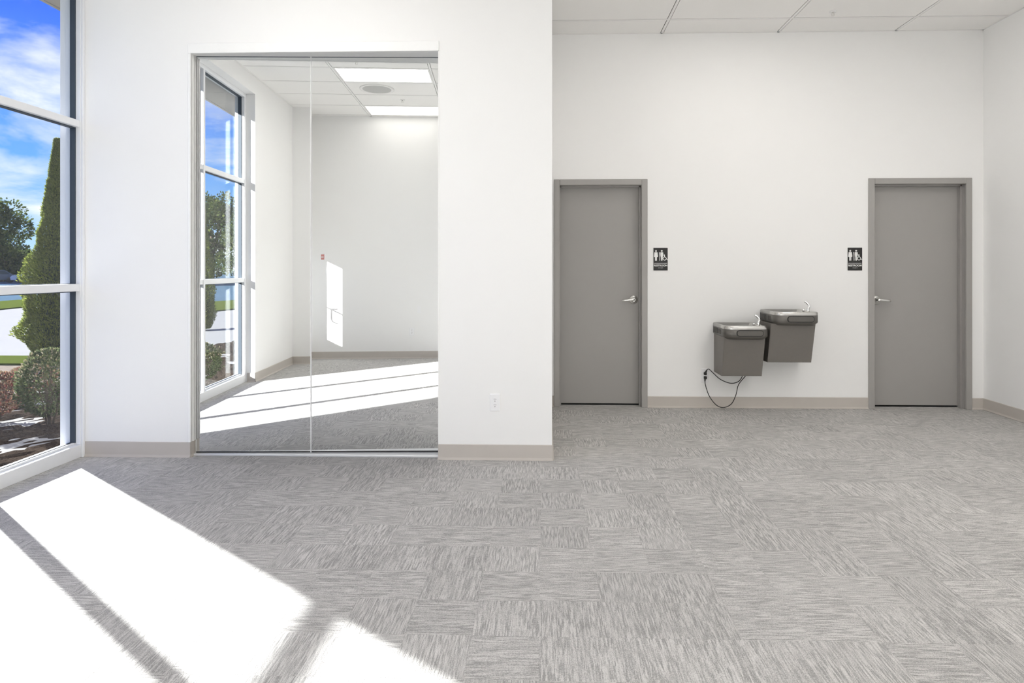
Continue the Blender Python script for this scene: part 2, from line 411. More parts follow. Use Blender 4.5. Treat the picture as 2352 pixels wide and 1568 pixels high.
# wall angle
a = MB()
for x0, x1, y0, y1 in ((XC, XR, YR - .02, YR), (XR - .02, XR, YB, YR), (XW, XC, YF - .02, YF), (XW, XR, YB, YB + .02), (XW, XW + .02, YB, YF), (XC, XC + .02, YF, YR)):
    a.box(x0, x1, y0, y1, ZC - .002, ZC + .004)
a.build('wall_angle', 'tbar', ceiling)
where = {(-2, 3): 'close to the mirrored doors', (-2, 0): 'nearer of two seen in the mirror', (-2, -3): 'farther of two seen in the mirror',
         (1, 6): 'in the recess before the restroom doors', (2, 4): 'out of view, placed to brighten the recess side', (2, 1): 'out of view mid-room, placed to brighten the right wall', (2, -2): 'out of view toward the back, placed to brighten the right side'}
for i, j in sorted(fix):
    x0, x1, y0, y1 = cellrect(i, j)
    f = empty('ceiling_light', ((x0 + x1) / 2, (y0 + y1) / 2, ZC))
    hx, hy = (x1 - x0) / 2 - bw - .003, (y1 - y0) / 2 - bw - .003; e_ = 0.022
    q = MB(); q.box(-hx, hx, -hy, -hy + e_, -.001, .03); q.box(-hx, hx, hy - e_, hy, -.001, .03)
    q.box(-hx, -hx + e_, -hy + e_, hy - e_, -.001, .03); q.box(hx - e_, hx, -hy + e_, hy - e_, -.001, .03); q.box(-hx, hx, -hy, hy, .03, .05)
    q.build('frame', 'tbar', f)
    MB().box(-hx + e_, hx - e_, -hy + e_, hy - e_, .004, .012).build('diffuser', {(-2, -3): 'paneldim', (1, 6): 'panelmid', (-2, 3): 'panellow'}.get((i, j), 'panelhigh' if i == 2 else 'panel'), f)
    tag(f, 'white flat ceiling light panel ' + where[(i, j)], 'ceiling light', 'ceiling light panels')

# baseboards: vinyl cove base with a toe
def cove(p0, p1, n, h=0.118, t=0.006):
    """profile swept from p0 to p1, n = unit normal into the room"""
    prof = [(0, 0), (0.016, 0), (0.016, 0.003), (0.010, 0.008), (t, 0.018), (t, h - .004), (t - .003, h), (0, h)]
    return [[(p[0] + n[0] * d, p[1] + n[1] * d, z) for d, z in prof] for p in (p0, p1)]
def baseboard(name, label, segs):
    q = MB()
    for p0, p1, n in segs: q.loft(cove(p0, p1, n), smooth=False)
    return struct(q.build(name, 'base'), label)
baseboard('baseboard_front', 'greige vinyl base along the mirror wall', [((XL, YF), (MX0 + .0052, YF), (0, -1)), ((MX0, YF - .0052), (MX0, YF + .075), (1, 0)), ((MX1 - .0052, YF), (XC + .0052, YF), (0, -1)), ((MX1, YF - .0052), (MX1, YF + .075), (-1, 0)), ((XC, YF - .0052), (XC, YR), (1, 0))])
baseboard('baseboard_rear', 'greige vinyl base between the restroom doors', [((XC, YR), (D1[0], YR), (0, -1)), ((D1[1], YR), (D2[0], YR), (0, -1)), ((D2[1], YR), (XR, YR), (0, -1))])
baseboard('baseboard_right', 'greige vinyl base along the right wall', [((XR, YR), (XR, YB), (-1, 0))])
baseboard('baseboard_back', 'greige vinyl base on the back wall in the mirror', [((XW, YB), (XR, YB), (0, 1))])
baseboard('baseboard_left', 'greige vinyl base on the window wall in the mirror', [((XW, .13), (XW, WY0), (1, 0)), ((XW, .13), (-3.23, .13), (0, 1)), ((-3.23, .13), (-3.23, .10), (1, 0)), ((XW, WY0), (XL, WY0), (0, 1)), ((XW, .10), (XW, YB), (1, 0))])

# ------------------------------------------------------------------ storefront window
win = struct(empty('window_1', (XL, (WY0 + WY1) / 2, 0)), 'tall white aluminium storefront window with dark gaskets')
def wbox(name, m, x0, x1, y0, y1, z0, z1, par, b=0.003):
    L0 = Vector(win.location)
    return MB().bbox(x0 - L0.x, x1 - L0.x, y0 - L0.y, y1 - L0.y, z0 - L0.z, z1 - L0.z, b, 1).build(name, m, par)
XI, XO = -3.615, -3.735          # inner and outer faces of the frame
SIL = 0.10
wbox('sill', 'alu', XO, XI, WY0, WY1 + .025, 0.0, SIL, win)
wbox('sill_cap', 'alu', -3.72, -3.66, WY0 + .05, WY1 - .0, SIL, SIL + .014, win)
wbox('head', 'alu', XO, XI, WY0, WY1 + .025, WZ - .05, WZ, win)
MULL = (3.98, 2.84)
bays = [(MULL[0] + .022, WY1), (MULL[1] + .022, MULL[0] - .022), (WY0 + .05, MULL[1] - .022)]
wbox('jamb', 'alu', XO, XI, WY1, WY1 + .027, SIL, WZ - .05, win)
wbox('jamb', 'alu', XI, XL + .003, WY1 + .004, WY1 + .028, 0, WZ - .0, win)
wbox('jamb', 'alu', XO, XI, WY0, WY0 + .05, SIL, WZ - .05, win)
for y in MULL: wbox('mullion', 'alu', XO + .02, XI, y - .022, y + .022, SIL, WZ - .05, win)
TR = ((1.295, 1.352), (2.572, 2.626))
for (ya, yb) in bays:
    for z0, z1 in TR: wbox('transom', 'alu', XO + .02, XI - .004, ya, yb, z0, z1, win)
    zs = [SIL + .014, TR[0][0], TR[0][1], TR[1][0], TR[1][1], WZ - .05]
    for k in range(0, 6, 2):
        z0, z1 = zs[k], zs[k + 1]
        L0 = Vector(win.location)
        pane = MB().box(-3.690 - L0.x, -3.684 - L0.x, ya + .002 - L0.y, yb - .002 - L0.y, z0 + .002, z1 - .002).build('glass_pane', 'glass', win)
        q = MB(); gx0, gx1, gw = -3.694 - L0.x, -3.652 - L0.x, .007
        q.box(gx0, gx1, ya - L0.y, ya + gw - L0.y, z0, z1); q.box(gx0, gx1, yb - gw - L0.y, yb - L0.y, z0, z1)
        q.box(gx0, gx1, ya + gw - L0.y, yb - gw - L0.y, z1 - gw, z1); q.box(gx0, -3.684 - L0.x + .006, ya + gw - L0.y, yb - gw - L0.y, z0, z0 + gw * .6)
        q.build('gasket', 'gasket', pane)

# unseen glazed slot added to cast the back wall's sun patch, with bar and pull
d3 = struct(empty('sun_slot', (XW, (SL[0] + SL[1]) / 2, 0)), 'unseen narrow glazed slot with push bar, added to cast the sunlit patch')
yc = (SL[0] + SL[1]) / 2
MB().box(-.033, -.027, SL[0] + .004 - yc, SL[1] - .004 - yc, SL[2] + .004, SL[3] - .004).build('glass_pane', 'glass', d3)
MB().cyl((-.012, SL[0] - yc, 1.03), (-.012, SL[1] - yc, 1.03), .013, n=10).build('push_bar', 'nickel', d3)
MB().tube(spline([(-.045, .045, .86), (-.07, .04, .87), (-.075, .0, .89), (-.075, -.0, 1.06), (-.07, .04, 1.09), (-.045, .045, 1.1)], 5), .011, 8).build('pull_handle', 'nickel', d3)

# ------------------------------------------------------------------ sliding mirror doors
YM, MR = 4.955, 0.040          # the mirror plane is turned a little off the wall
my = lambda x: YM + MR * (x + 1.78)
q = MB().bbox(MX0 - .012, MX1, YF - .012, YF + .02, 3.148, MZ + .002, .003, 1)
q.prism([(MX0, YF + .02), (MX1, YF + .02), (MX1, my(MX1) - .004), (MX0, my(MX0) - .004)], 3.148, MZ)
struct(q.build('trim_1', 'trimw'), 'white header track above the mirrored doors')
struct(MB().bbox(MX0 + .008, MX1 - .004, YF + .035, YF + .17, 0, .016, .003, 1).build('trim_2', 'steeltrack'), 'thin white floor track under the mirrored doors')
struct(MB().bbox(MX0 - .012, MX0 + .010, YF - .010, YF + .012, .118, 3.148, .003, 1).box(MX0, MX0 + .006, YF + .012, YF + .17, .118, 3.148).box(MX0 + .006, MX0 + .012, YF + .03, YF + .045, .118, 3.148).build('trim_3', 'trimw'), 'white vertical trim at the left side of the mirrored doors')
struct(MB().box(MX1 - .006, MX1, YF - .004, YF + .17, 0.118, 3.148).build('trim_4', 'trimw'), 'thin white vertical trim at the right side of the mirrored doors')
def mirror_door(x0, x1, label):
    xc = (x0 + x1) / 2; d = empty('mirror_door', (xc, my(xc), .016)); h = (x1 - x0) / 2
    d.rotation_euler = (0, 0, MR)
    MB().box(-h + .003, h - .003, 0, .006, .010, 3.19).build('mirror_pane', 'mirror', d)
    MB().box(-h, -h + .003, -.003, .010, .0, 3.195).build('side_stile', 'trimw', d)
    MB().box(h - .003, h, -.003, .010, .0, 3.195).build('side_stile', 'trimw', d)
    MB().box(-h + .003, h - .003, -.003, .010, 0, .010).build('bottom_rail', 'black', d)
    MB().box(-h + .003, h - .003, -.003, .010, 3.19, 3.198).build('top_rail', 'trimw', d)
    MB().box(-h + .003, h - .003, -.002, .010, 3.128, 3.134).build('top_seal', 'gasket', d)
    tag(d, label, 'mirror', 'sliding mirror doors')
mirror_door(MX0 + .010, -1.8485, 'tall sliding mirror door on the left, reflecting the window')
mirror_door(-1.8475, MX1 - .007, 'tall sliding mirror door on the right, reflecting the ceiling lights')

# ------------------------------------------------------------------ restroom doors
def restroom_door(name, d, hinge_left, label):
    x0, x1 = d; ox = (x0 + x1) / 2; hw = (x1 - x0) / 2
    r = struct(empty(name, (ox, YR, 0)), label)
    fy = -.018; rec = .10
    f = MB()
    for sgn in (-1, 1):
        xa, xb = sorted((sgn * hw, sgn * (hw - FW)))
        f.bbox(xa, xb, fy, .012, 0, DH, .004, 1)                       # face of jamb
        xa, xb = sorted((sgn * (hw - .02), sgn * (hw - FW)))
        f.box(xa, xb, .012, WT, 0, DH - FW)                            # soffit of jamb
        xa, xb = sorted((sgn * (hw - FW + .002), sgn * (hw - FW - .016)))
        f.box(xa, xb, rec - .045, rec - .004, 0, DH - FW)                # stop
    f.bbox(-hw + FW, hw - FW, fy, .012, DH - FW, DH, .004, 1)
    f.box(-hw + .02, hw - .02, .012, WT, DH - FW, DH - .01)
    f.box(-hw + FW, hw - FW, rec - .045, rec - .004, DH - FW - .016, DH - FW + .002)
    f.build('door_frame', 'frame', r)
    lw = hw - FW - .004
    leaf = MB().bbox(-lw, lw, rec, rec + .044, .018, DH - FW - .004, .002, 1).build('door_leaf', 'door', r)
    MB().box(-lw - .03, lw + .03, rec + .05, rec + .06, -.01, DH - FW + .02).build('gap_shade_sheet', 'dark', r)  # near-black sheet blocks leaks and stands in for shade around the leaf
    s = 1 if hinge_left else -1
    lx = s * (lw - .066); lz = 1.137
    rose = [[(lx + rr * math.cos(a), rec - yy, lz + rr * math.sin(a)) for a in [2 * PI * q / 32 for q in range(32)]] for rr, yy in ((.046, -.001), (.046, .006), (.041, .011), (.024, .013), (.021, .030), (.019, .034))]
    ro_ = MB().loft(rose).build('handle_rose', 'nickel', leaf)
    MB().cyl((lx, rec - .03, lz), (lx, rec - .058, lz), .013, n=20).build('handle_neck', 'black' if not hinge_left else 'nickel', leaf)
    pts = [(lx + s * .012, rec - .052, lz), (lx - s * .02, rec - .055, lz + .002), (lx - s * .06, rec - .056, lz - .002), (lx - s * .10, rec - .054, lz - .006), (lx - s * .128, rec - .050, lz - .008)]
    loops = []
    for k, p in enumerate(pts):
        hz = (.015, .014, .012, .011, .010)[k]; t_ = .007
        loops.append([(p[0], p[1] + t_ * math.cos(a), p[2] + hz * math.sin(a)) for a in [2 * PI * q / 14 for q in range(14)]])
    MB().loft(loops).build('handle_lever', 'nickel', leaf)
    for hz in (.25, 1.2, 2.1):
        hx = -s * (lw + .002)
        MB().cyl((hx, rec - .006, hz - .055), (hx, rec - .006, hz + .055), .006, n=10).build('hinge', 'frame', leaf)
    return r
restroom_door('door_1', D1, True, 'flush grey restroom door beside the mirror wall corner, lever on its right')
restroom_door('door_2', D2, False, 'flush grey restroom door by the right wall, lever on its left')

# ------------------------------------------------------------------ restroom signs
def text_mesh(body, size):
    c = bpy.data.curves.new('t', 'FONT'); c.body = body; c.size = size; c.align_x = 'CENTER'; c.align_y = 'CENTER'; c.extrude = .0012; c.offset = .0006
    o = bpy.data.objects.new('t', c); COL.objects.link(o)
    dg = bpy.context.evaluated_depsgraph_get()
    me = bpy.data.meshes.new_from_object(o.evaluated_get(dg)); bpy.data.objects.remove(o); bpy.data.curves.remove(c)
    me.transform(Matrix.Rotation(PI / 2, 4, 'X')); return me
def rrect(w_, h_, r, n=6):
    out = []
    for cx_, cz_, a0 in ((w_ / 2 - r, h_ / 2 - r, 0), (-w_ / 2 + r, h_ / 2 - r, PI / 2), (-w_ / 2 + r, -h_ / 2 + r, PI), (w_ / 2 - r, -h_ / 2 + r, 1.5 * PI)):
        for k in range(n + 1): a = a0 + PI / 2 * k / n; out.append((cx_ + r * math.cos(a), cz_ + r * math.sin(a)))
    return out
def plate(poly, y0, y1): return MB().loft([[(x, y0, z) for x, z in poly], [(x, y1, z) for x, z in poly]], smooth=False)
def circ(cx_, cz_, rx, rz=None, n=20): rz = rz or rx; return [(cx_ + rx * math.cos(2 * PI * k / n), cz_ + rz * math.sin(2 * PI * k / n)) for k in range(n)]
def addplate(q, poly, y0=-.0088, y1=-.0065): return q.loft([[(x, y0, z) for x, z in poly], [(x, y1, z) for x, z in poly]], smooth=False)
def restroom_sign(xc, zc, label):
    w_, h_ = .166, .258
    r = empty('restroom_sign', (xc, YR, zc))
    plate(rrect(w_, h_, .010), -.004, 0).build('white_border', 'signwhite', r)
    face = plate(rrect(w_ - .016, h_ - .018, .003), -.0065, -.004).build('black_face', 'signblack', r)
    q = MB()   # woman
    wx = -.049
    addplate(q, circ(wx, .086, .0085, .010)); addplate(q, [(wx - .016, .072), (wx + .016, .072), (wx + .021, .030), (wx + .018, .022), (wx - .018, .022), (wx - .021, .030)])
    addplate(q, [(wx - .010, .023), (wx - .001, .023), (wx - .002, -.016), (wx - .010, -.016)]); addplate(q, [(wx + .001, .023), (wx + .010, .023), (wx + .010, -.016), (wx + .002, -.016)])
    q.build('woman_figure', 'signwhite', face)
    q = MB(); addplate(q, [(-.016, .072), (-.009, .072), (-.006, -.016), (-.012, -.016), (-.013, .03)]); q.build('divider_bar', 'signwhite', face)
    q = MB(); mx_ = .012
    addplate(q, circ(mx_, .087, .010, .008)); addplate(q, [(mx_ - .014, .072), (mx_ + .014, .072), (mx_ + .017, .045), (mx_ + .011, .024), (mx_ - .011, .024), (mx_ - .015, .045)])
    addplate(q, [(mx_ - .010, .025), (mx_ - .001, .025), (mx_ - .001, -.016), (mx_ - .007, -.016)]); addplate(q, [(mx_ + .001, .025), (mx_ + .010, .025), (mx_ + .007, -.016), (mx_ + .001, -.016)])
    q.build('man_figure', 'signwhite', face)
    q = MB(); ax, az = .042, .006
    addplate(q, circ(ax - .002, .042, .0065))
    o_ = circ(ax, az, .020, n=28); i_ = circ(ax, az, .0135, n=28)
    for k in range(28):
        j = (k + 1) % 28; addplate(q, [o_[k], o_[j], i_[j], i_[k]])
    addplate(q, [(ax + .015, az + .008), (ax + .019, az + .004), (ax + .033, az - .014), (ax + .028, az - .018)]); addplate(q, [(ax - .006, .036), (ax + .001, .036), (ax + .006, .024), (ax - .004, .022)])
    q.build('wheelchair_figure', 'signwhite', face)
    MB().box(-.070, .068, -.008, -.0065, -.047, -.042).build('divider_line', 'signwhite', face)
    me = text_mesh('RESTROOM', .0265); t_ = newobj('sign_text', me, 'signwhite', face); t_.location = (0, -.0075, -.068)
    sx = .138 / max(1e-6, max(v.co.x for v in me.vertices) - min(v.co.x for v in me.vertices)); t_.scale = (sx, 1, 1)
    q = MB(); pat = ((1, 0, 1, 1, 0, 1), (1, 1, 0, 1, 0, 0), (0, 1, 1, 0, 1, 0), (1, 1, 0, 0, 1, 1), (1, 0, 1, 0, 1, 0), (1, 1, 1, 0, 0, 1))
    for c_, ch in enumerate(pat):
        for k, on in enumerate(ch):
            if on: px_, pz = -.022 + c_ * .0085 + (k % 2) * .0028, -.0905 - (k // 2) * .0028; q.box(px_ - .001, px_ + .001, -.0075, -.0065, pz - .001, pz + .001)
    q.build('braille_dots', 'signwhite', face)
    tag(r, label, 'sign', 'restroom signs')
restroom_sign(1.2325, 1.572, 'black restroom sign with white figures, right of the door at the wall corner')
restroom_sign(3.262, 1.572, 'black restroom sign with white figures, left of the door by the right wall')

# ------------------------------------------------------------------ outlets and switches
def outlet(loc, rz, label, w_=.080, h_=.132):
    r = empty('wall_outlet', loc); r.rotation_euler = (0, 0, rz)
    q = MB(); q.loft([[(x, 0, z) for x, z in rrect(w_, h_, .004)], [(x, -.004, z) for x, z in rrect(w_, h_, .004)], [(x, -.007, z) for x, z in rrect(w_ - .007, h_ - .007, .003)]], smooth=False)
    q.build('cover_plate', 'plastic', r)
    for s_ in (-1, 1):
        sk = plate([(x, z + s_ * .0215) for x, z in rrect(.031, .034, .012)], -.0085, -.007).build('socket', 'plastic', r)
        zz = s_ * .0215
        q = MB(); q.box(-.0085, -.0055, -.0092, -.0084, zz + .001, zz + .011); q.box(.0055, .0085, -.0092, -.0084, zz + .001, zz + .010)
        q.loft([[(x, -.0092, z) for x, z in circ(0, zz - .009, .0035, n=10)], [(x, -.0084, z) for x, z in circ(0, zz - .009, .0035, n=10)]], smooth=False)
        q.build('slots', 'slotgrey', sk)
    MB().cyl((0, -.0078, 0), (0, -.0068, 0), .0025, n=8).build('screw', 'nickel', r)
    return tag(r, label, 'outlet', 'wall outlets')
outlet((-.3785, YF, .441), 0, 'white duplex outlet low on the white wall right of the mirrored doors')
outlet((1.698, YR, .343), 0, 'white duplex outlet beside the water fountains, with black plugs in it', .078, .15)
outlet((-1.745, YB, .44), PI, 'white duplex outlet low on the back wall, seen in the mirror')
def switch(loc, rz, label, w_=.05, h_=.11):
    r = empty('wall_switch', loc); r.rotation_euler = (0, 0, rz)
    plate(rrect(w_, h_, .004), -.006, 0).build('cover_plate', 'plastic', r)
    plate(rrect(w_ * .45, h_ * .55, .002), -.010, -.006).build('rocker', 'plastic', r)
    tag(r, label, 'switch')
switch((-1.626, YB, .80), PI, 'small white switch above the outlet on the back wall, in the mirror')
switch((-3.10, YB, 1.44), PI, 'small white switch plate near the pier, in the mirror', .045, .13)
fp = empty('fire_alarm_pull', (-3.18, YB, 1.66)); fp.rotation_euler = (0, 0, PI)
plate(rrect(.07, .11, .005), -.03, 0).build('housing', 'plastic', fp); plate(rrect(.05, .085, .004), -.036, -.03).build('red_face', 'red', fp); plate(rrect(.034, .014, .003), -.05, -.036).build('pull_lever', 'plastic', fp)
tag(fp, 'small red and white fire alarm pull near the pier in the mirror', 'fire alarm')

# ------------------------------------------------------------------ ceiling devices
sp = empty('ceiling_speaker', (-2.02, 1.18, ZC))
n_ = 40
MB().loft([[(r_ * math.cos(2 * PI * k / n_), r_ * math.sin(2 * PI * k / n_), z) for k in range(n_)] for r_, z in ((.235, .001), (.235, -.010), (.21, -.014), (.195, -.008))], cap0=True, cap1=False).build('bezel', 'tbar', sp)
MB().loft([[(r_ * math.cos(2 * PI * k / n_), r_ * math.sin(2 * PI * k / n_), z) for k in range(n_)] for r_, z in ((.196, -.007), (.10, -.013), (.02, -.015))], cap0=False).build('grille', 'speaker', sp)
tag(sp, 'round grey ceiling speaker beside the light panel in the mirror', 'speaker')
for loc, lab in (((2.80, 6.21), 'small sprinkler head on the ceiling before the restroom wall'), ((-2.05, 2.36), 'small sprinkler head in front of the nearer light in the mirror'), ((-1.75, .62), 'small sprinkler head between the two lights in the mirror')):
    r = empty('sprinkler_head', (loc[0], loc[1], ZC))
    MB().loft([[(r_ * math.cos(2 * PI * k / 20), r_ * math.sin(2 * PI * k / 20), z) for k in range(20)] for r_, z in ((.035, 0), (.034, -.004), (.018, -.007))]).build('escutcheon', 'trimw', r)
    MB().cyl((0, 0, -.006), (0, 0, -.022), .009, n=12).cyl((.011, 0, -.02), (.011, 0, -.04), .002, n=6).cyl((-.011, 0, -.02), (-.011, 0, -.04), .002, n=6).build('nozzle', 'nickel', r)
    MB().cyl((0, 0, -.040), (0, 0, -.043), .017, n=16).build('deflector', 'nickel', r)
    tag(r, lab, 'sprinkler', 'ceiling sprinklers')

# ------------------------------------------------------------------ water fountains
FWD, FDP = .437, .455
def plan(inset=0.0, dep=FDP, n=64):
    """outline of the basin seen from above: straight sides, crease, rounded front"""
    r = .085; w_ = FWD
    P = [(0, 0), (0, -(dep - r))]
    for k in range(1, 9): a = PI + (PI / 2) * k / 8; P.append((r + r * math.cos(a), -(dep - r) + r * .92 * math.sin(a)))
    for k in range(1, 6): t_ = k / 6; P.append((r + (w_ - 2 * r) * t_, -(dep - r) - r * .92 - .008 * math.sin(PI * t_)))
    for k in range(0, 9): a = 1.5 * PI + (PI / 2) * k / 8; P.append((w_ - r + r * math.cos(a), -(dep - r) + r * .92 * math.sin(a)))
    P += [(w_, 0)]
    L_ = [0]
    for k in range(len(P)): a, b = Vector(P[k]), Vector(P[(k + 1) % len(P)]); L_.append(L_[-1] + (b - a).length)
    out = []
    cx_, cy_ = w_ / 2, -dep / 2
    for k, p in enumerate(P):
        x, y = p
        sx = (1 - 2 * inset / w_); sy = (1 - 2 * inset / dep)
        out.append((cx_ + (x - cx_) * sx, cy_ + (y - cy_) * sy))
    return out
def fountain(x0, ztop, label, xa=.010):
    r = empty('water_fountain', (x0, YR, ztop - .52))
    zt = .52
    P0 = plan(); n = len(P0)
    lp = lambda P, z, back=0.0: [(x, y, z + back * max(0, 1 + y / .12)) for x, y in P]
    # stainless top with a sunken bowl
    bc = (FWD * .47, -FDP * .47)
    def bowl(k, z):
        o = []
        for x, y in P0:
            dx_, dy_ = x - FWD / 2, y + FDP / 2
            o.append((bc[0] + dx_ * k * (.94 if dx_ > 0 else 1.0), bc[1] + dy_ * k, z))
        return o
    q = MB(); q.loft([lp(P0, zt - .034), lp(P0, zt - .010), lp(plan(.004), zt - .003), lp(plan(.012), zt), bowl(.86, zt - .001), bowl(.82, zt - .006), bowl(.74, zt - .030), bowl(.45, zt - .042), bowl(.08, zt - .046)], cap0=False, smooth=True)
    basin = q.build('basin', 'steel', r)
    MB().cyl((bc[0], bc[1] - .02, zt - .046), (bc[0], bc[1] - .02, zt - .041), .025, n=20).build('drain', 'chrome', basin)
    MB().loft([[(x, y, zt + .004) for x, y in circ(FWD * .80, -FDP * .74, .026)], [(x, y, zt - .006) for x, y in circ(FWD * .80, -FDP * .74, .030)]]).build('bubbler_base', 'steel', basin)
    bx, by = FWD * .84, -FDP * .70
    MB().tube(spline([(bx, by, zt - .004), (bx + .002, by, zt + .022), (bx + .010, by + .002, zt + .045), (bx + .008, by + .006, zt + .066), (bx - .012, by + .012, zt + .088), (bx - .030, by + .016, zt + .098)], 6), [.014] * 6 + [.0135] * 6 + [.012] * 6 + [.011] * 6 + [.009] * 6 + [.006], 12).build('bubbler_spout', 'chrome', basin)
    MB().tube([(bx - .045, by + .01, zt - .006), (bx - .040, by + .01, zt + .012), (bx - .030, by + .012, zt + .018)], [.010, .010, .006], 10).build('water_guard', 'chrome', basin)
    # charcoal apron
    q = MB(); q.loft([lp(P0, zt - .034), lp(P0, zt - .105), lp(plan(.006), zt - .114), lp(plan(.030), zt - .136)], smooth=True)
    ap = q.build('apron', 'apron', r)
    fy_ = -FDP - .002
    capsule = lambda w_, h_, cx_, cz_: [(cx_ + x, cz_ + z) for x, z in rrect(w_, h_, h_ / 2 - .002, 8)]
    yb_ = lambda y0, y1, poly: MB().loft([[(x, y0, z) for x, z in poly], [(x, y1, z) for x, z in poly]], smooth=False)
    front = -(FDP - .085) - .085 * .92 - .006
    yb_(front - .005, front + .02, capsule(.262, .062, FWD * .555, zt - .071)).build('button_groove', 'black', ap)
    yb_(front - .009, front + .02, capsule(.250, .050, FWD * .555, zt - .071)).build('push_button', 'apron', ap)
    for side, xs in ((-1, 0.0), (1, FWD)):
        s_ = 1 if side > 0 else -1
        ya, yb2 = -.175, -.03
        MB().box(*sorted((xs, xs + s_ * .0015)), ya, yb2, zt - .100, zt - .044).build('louver_panel', 'black', ap)
        for k in range(4):
            y_ = -.048 - k * .034
            MB().box(*sorted((xs, xs + s_ * .004)), y_ - .014, y_ - .002, zt - .098, zt - .046).build('louver_slat', 'apron', ap)
        for k in range(4):
            y_ = -.215 - k * .026
            MB().box(*sorted((xs, xs + s_ * .003)), y_ - .007, y_, zt - .096, zt - .048).build('louver_slat', 'apron', ap)
    # tapered lower cabinet
    xb, zb, z1 = FWD - .022, 0.0, zt - .12
    top = [(xa, 0, z1), (xa, -.385, z1), (xb, -.385, z1), (xb, 0, z1)]; bot = [(xa, 0, zb), (xa, -.285, zb), (xb - .002, -.285, zb), (xb - .002, 0, zb)]
    MB().loft([bot, top], smooth=False).build('lower_cabinet', 'cabinet', r)
    MB().loft([[(x + (-.0025 if x < .2 else .0025) * 0, y - .003, z) for x, y, z in ((xa + .004, -.287, .004), (xb - .006, -.287, .004), (xb - .004, -.384, z1 - .004), (xa + .004, -.384, z1 - .004))],
               [(x, y + .002, z) for x, y, z in ((xa + .004, -.287, .004), (xb - .006, -.287, .004), (xb - .004, -.384, z1 - .004), (xa + .004, -.384, z1 - .004))]], smooth=False).build('front_panel', 'cabinet', r)
    MB().box(FWD - .022, FWD + .006, -.06, 0, .0, zt - .16).build('mounting_rail', 'black', r)
    tag(r, label, 'water fountain', 'wall water fountains')
fountain(1.785, .905, 'lower grey steel wall water fountain, left one of the pair')
fountain(2.279, 1.045, 'higher grey steel wall water fountain, right one of the pair', -.024)

# power cords with plugs
def cord(pts, plug, label):
    c = MB().tube(spline(pts, 12), .0042, 8).build('power_cord', 'black')
    px_, pz = plug
    MB().bbox(px_ - .014, px_ + .014, YR - .040, YR - .009, pz - .015, pz + .015, .006, 2).build('plug_body', 'black', c)
    MB().tube([pts[0], pts[1]], [.009, .006], 10).build('strain_relief', 'black', c)
    tag(c, label, 'power cord', 'fountain power cords')
cord([(1.700, YR - .030, .375), (1.712, YR - .034, .405), (1.735, YR - .036, .412), (1.775, YR - .05, .375), (1.84, YR - .10, .315), (1.93, YR - .14, .285), (2.00, YR - .16, .305), (2.035, YR - .16, .345), (2.05, YR - .15, .383)],
     (1.698, .3645), 'black power cord dipping in a shallow curve from the upper plug to the fountain')
cord([(1.694, YR - .030, .318), (1.692, YR - .036, .285), (1.700, YR - .04, .23), (1.735, YR - .05, .13), (1.80, YR - .07, .045), (1.87, YR - .09, .022), (1.945, YR - .11, .065), (1.985, YR - .13, .16), (2.01, YR - .14, .27), (2.075, YR - .15, .36), (2.085, YR - .15, .383)],
     (1.698, .3215), 'black power cord hanging in a deep loop to the baseboard from the lower plug')

# ------------------------------------------------------------------ outdoors: ground
GZ = -.08
def slab(name, poly, z0, z1, m, label): return struct(MB().prism(poly, z0, z1).build(name, m), label)
slab('asphalt_lot', [(-260, -260), (-4.4, -260), (-4.4, 260), (-260, 260)], GZ - .2, GZ - .06, 'asphalt', 'blue grey asphalt lot in the distance')
slab('concrete_lot', [(-3.76, -40), (-4.8, -40), (-10.6, -13.2), (-20.4, 22.2), (-24, 40), (-3.76, 40)], GZ - .06, GZ - .02, 'pave', 'pale concrete parking lot outside the window')
slab('lawn_median', [(-5.0, -42), (-5.9, -44), (-14.6, -17), (-25.5, 28), (-28, 40), (-24.1, 40), (-20.5, 22.2), (-10.7, -13.2)], GZ - .06, GZ + .02, 'lawn', 'strip of lawn beyond the parking lot')
slab('lawn', [(-3.76, 9.9), (-14, 9.9), (-14, 10.8), (-3.76, 10.8)], GZ - .02, GZ + .03, 'lawn', 'strip of lawn between the planting bed and the lot')
slab('stone_path', [(-3.76, 8.4), (-14, 8.4), (-14, 9.9), (-3.76, 9.9)], GZ - .02, GZ, 'stone', 'pale gravel path beyond the shrubs')
# mulch bed with a rough surface
q = MB(); bed = []
nx, ny = 70, 150; bx0, bx1, by0, by1 = -8.6, -3.78, -4.0, 8.4
rg = random.Random(3)
hh = [[rg.random() for _ in range(ny + 1)] for _ in range(nx + 1)]
def inbed(x, y): return x > (-6.1 if y < 2 else -6.1 - (y - 2) * .85)
vs = []
for i in range(nx + 1):
    for j in range(ny + 1):
        x = bx0 + (bx1 - bx0) * i / nx; y = by0 + (by1 - by0) * j / ny
        z = GZ - .02 + .03 * hh[i][j] + .02 * math.sin(x * 5) * math.cos(y * 4)
        vs.append((x + (hh[i][j] - .5) * .03, y, z if inbed(x, y) else GZ - .05))
fs = []
for i in range(nx):
    for j in range(ny):
        k = i * (ny + 1) + j; fs.append((k, k + ny + 1, k + ny + 2, k + 1))
q.add(vs, fs); o = q.build('mulch_bed', 'mulch'); tag(o, 'dark brown bark mulch bed outside the window', 'mulch', kind='stuff')
MB()
slab('kerb', [(-20.4, 22.2), (-20.65, 22.2), (-10.85, -13.2), (-10.6, -13.2)], GZ - .06, GZ + .06, 'kerb', 'grey kerb along the far side of the lot')
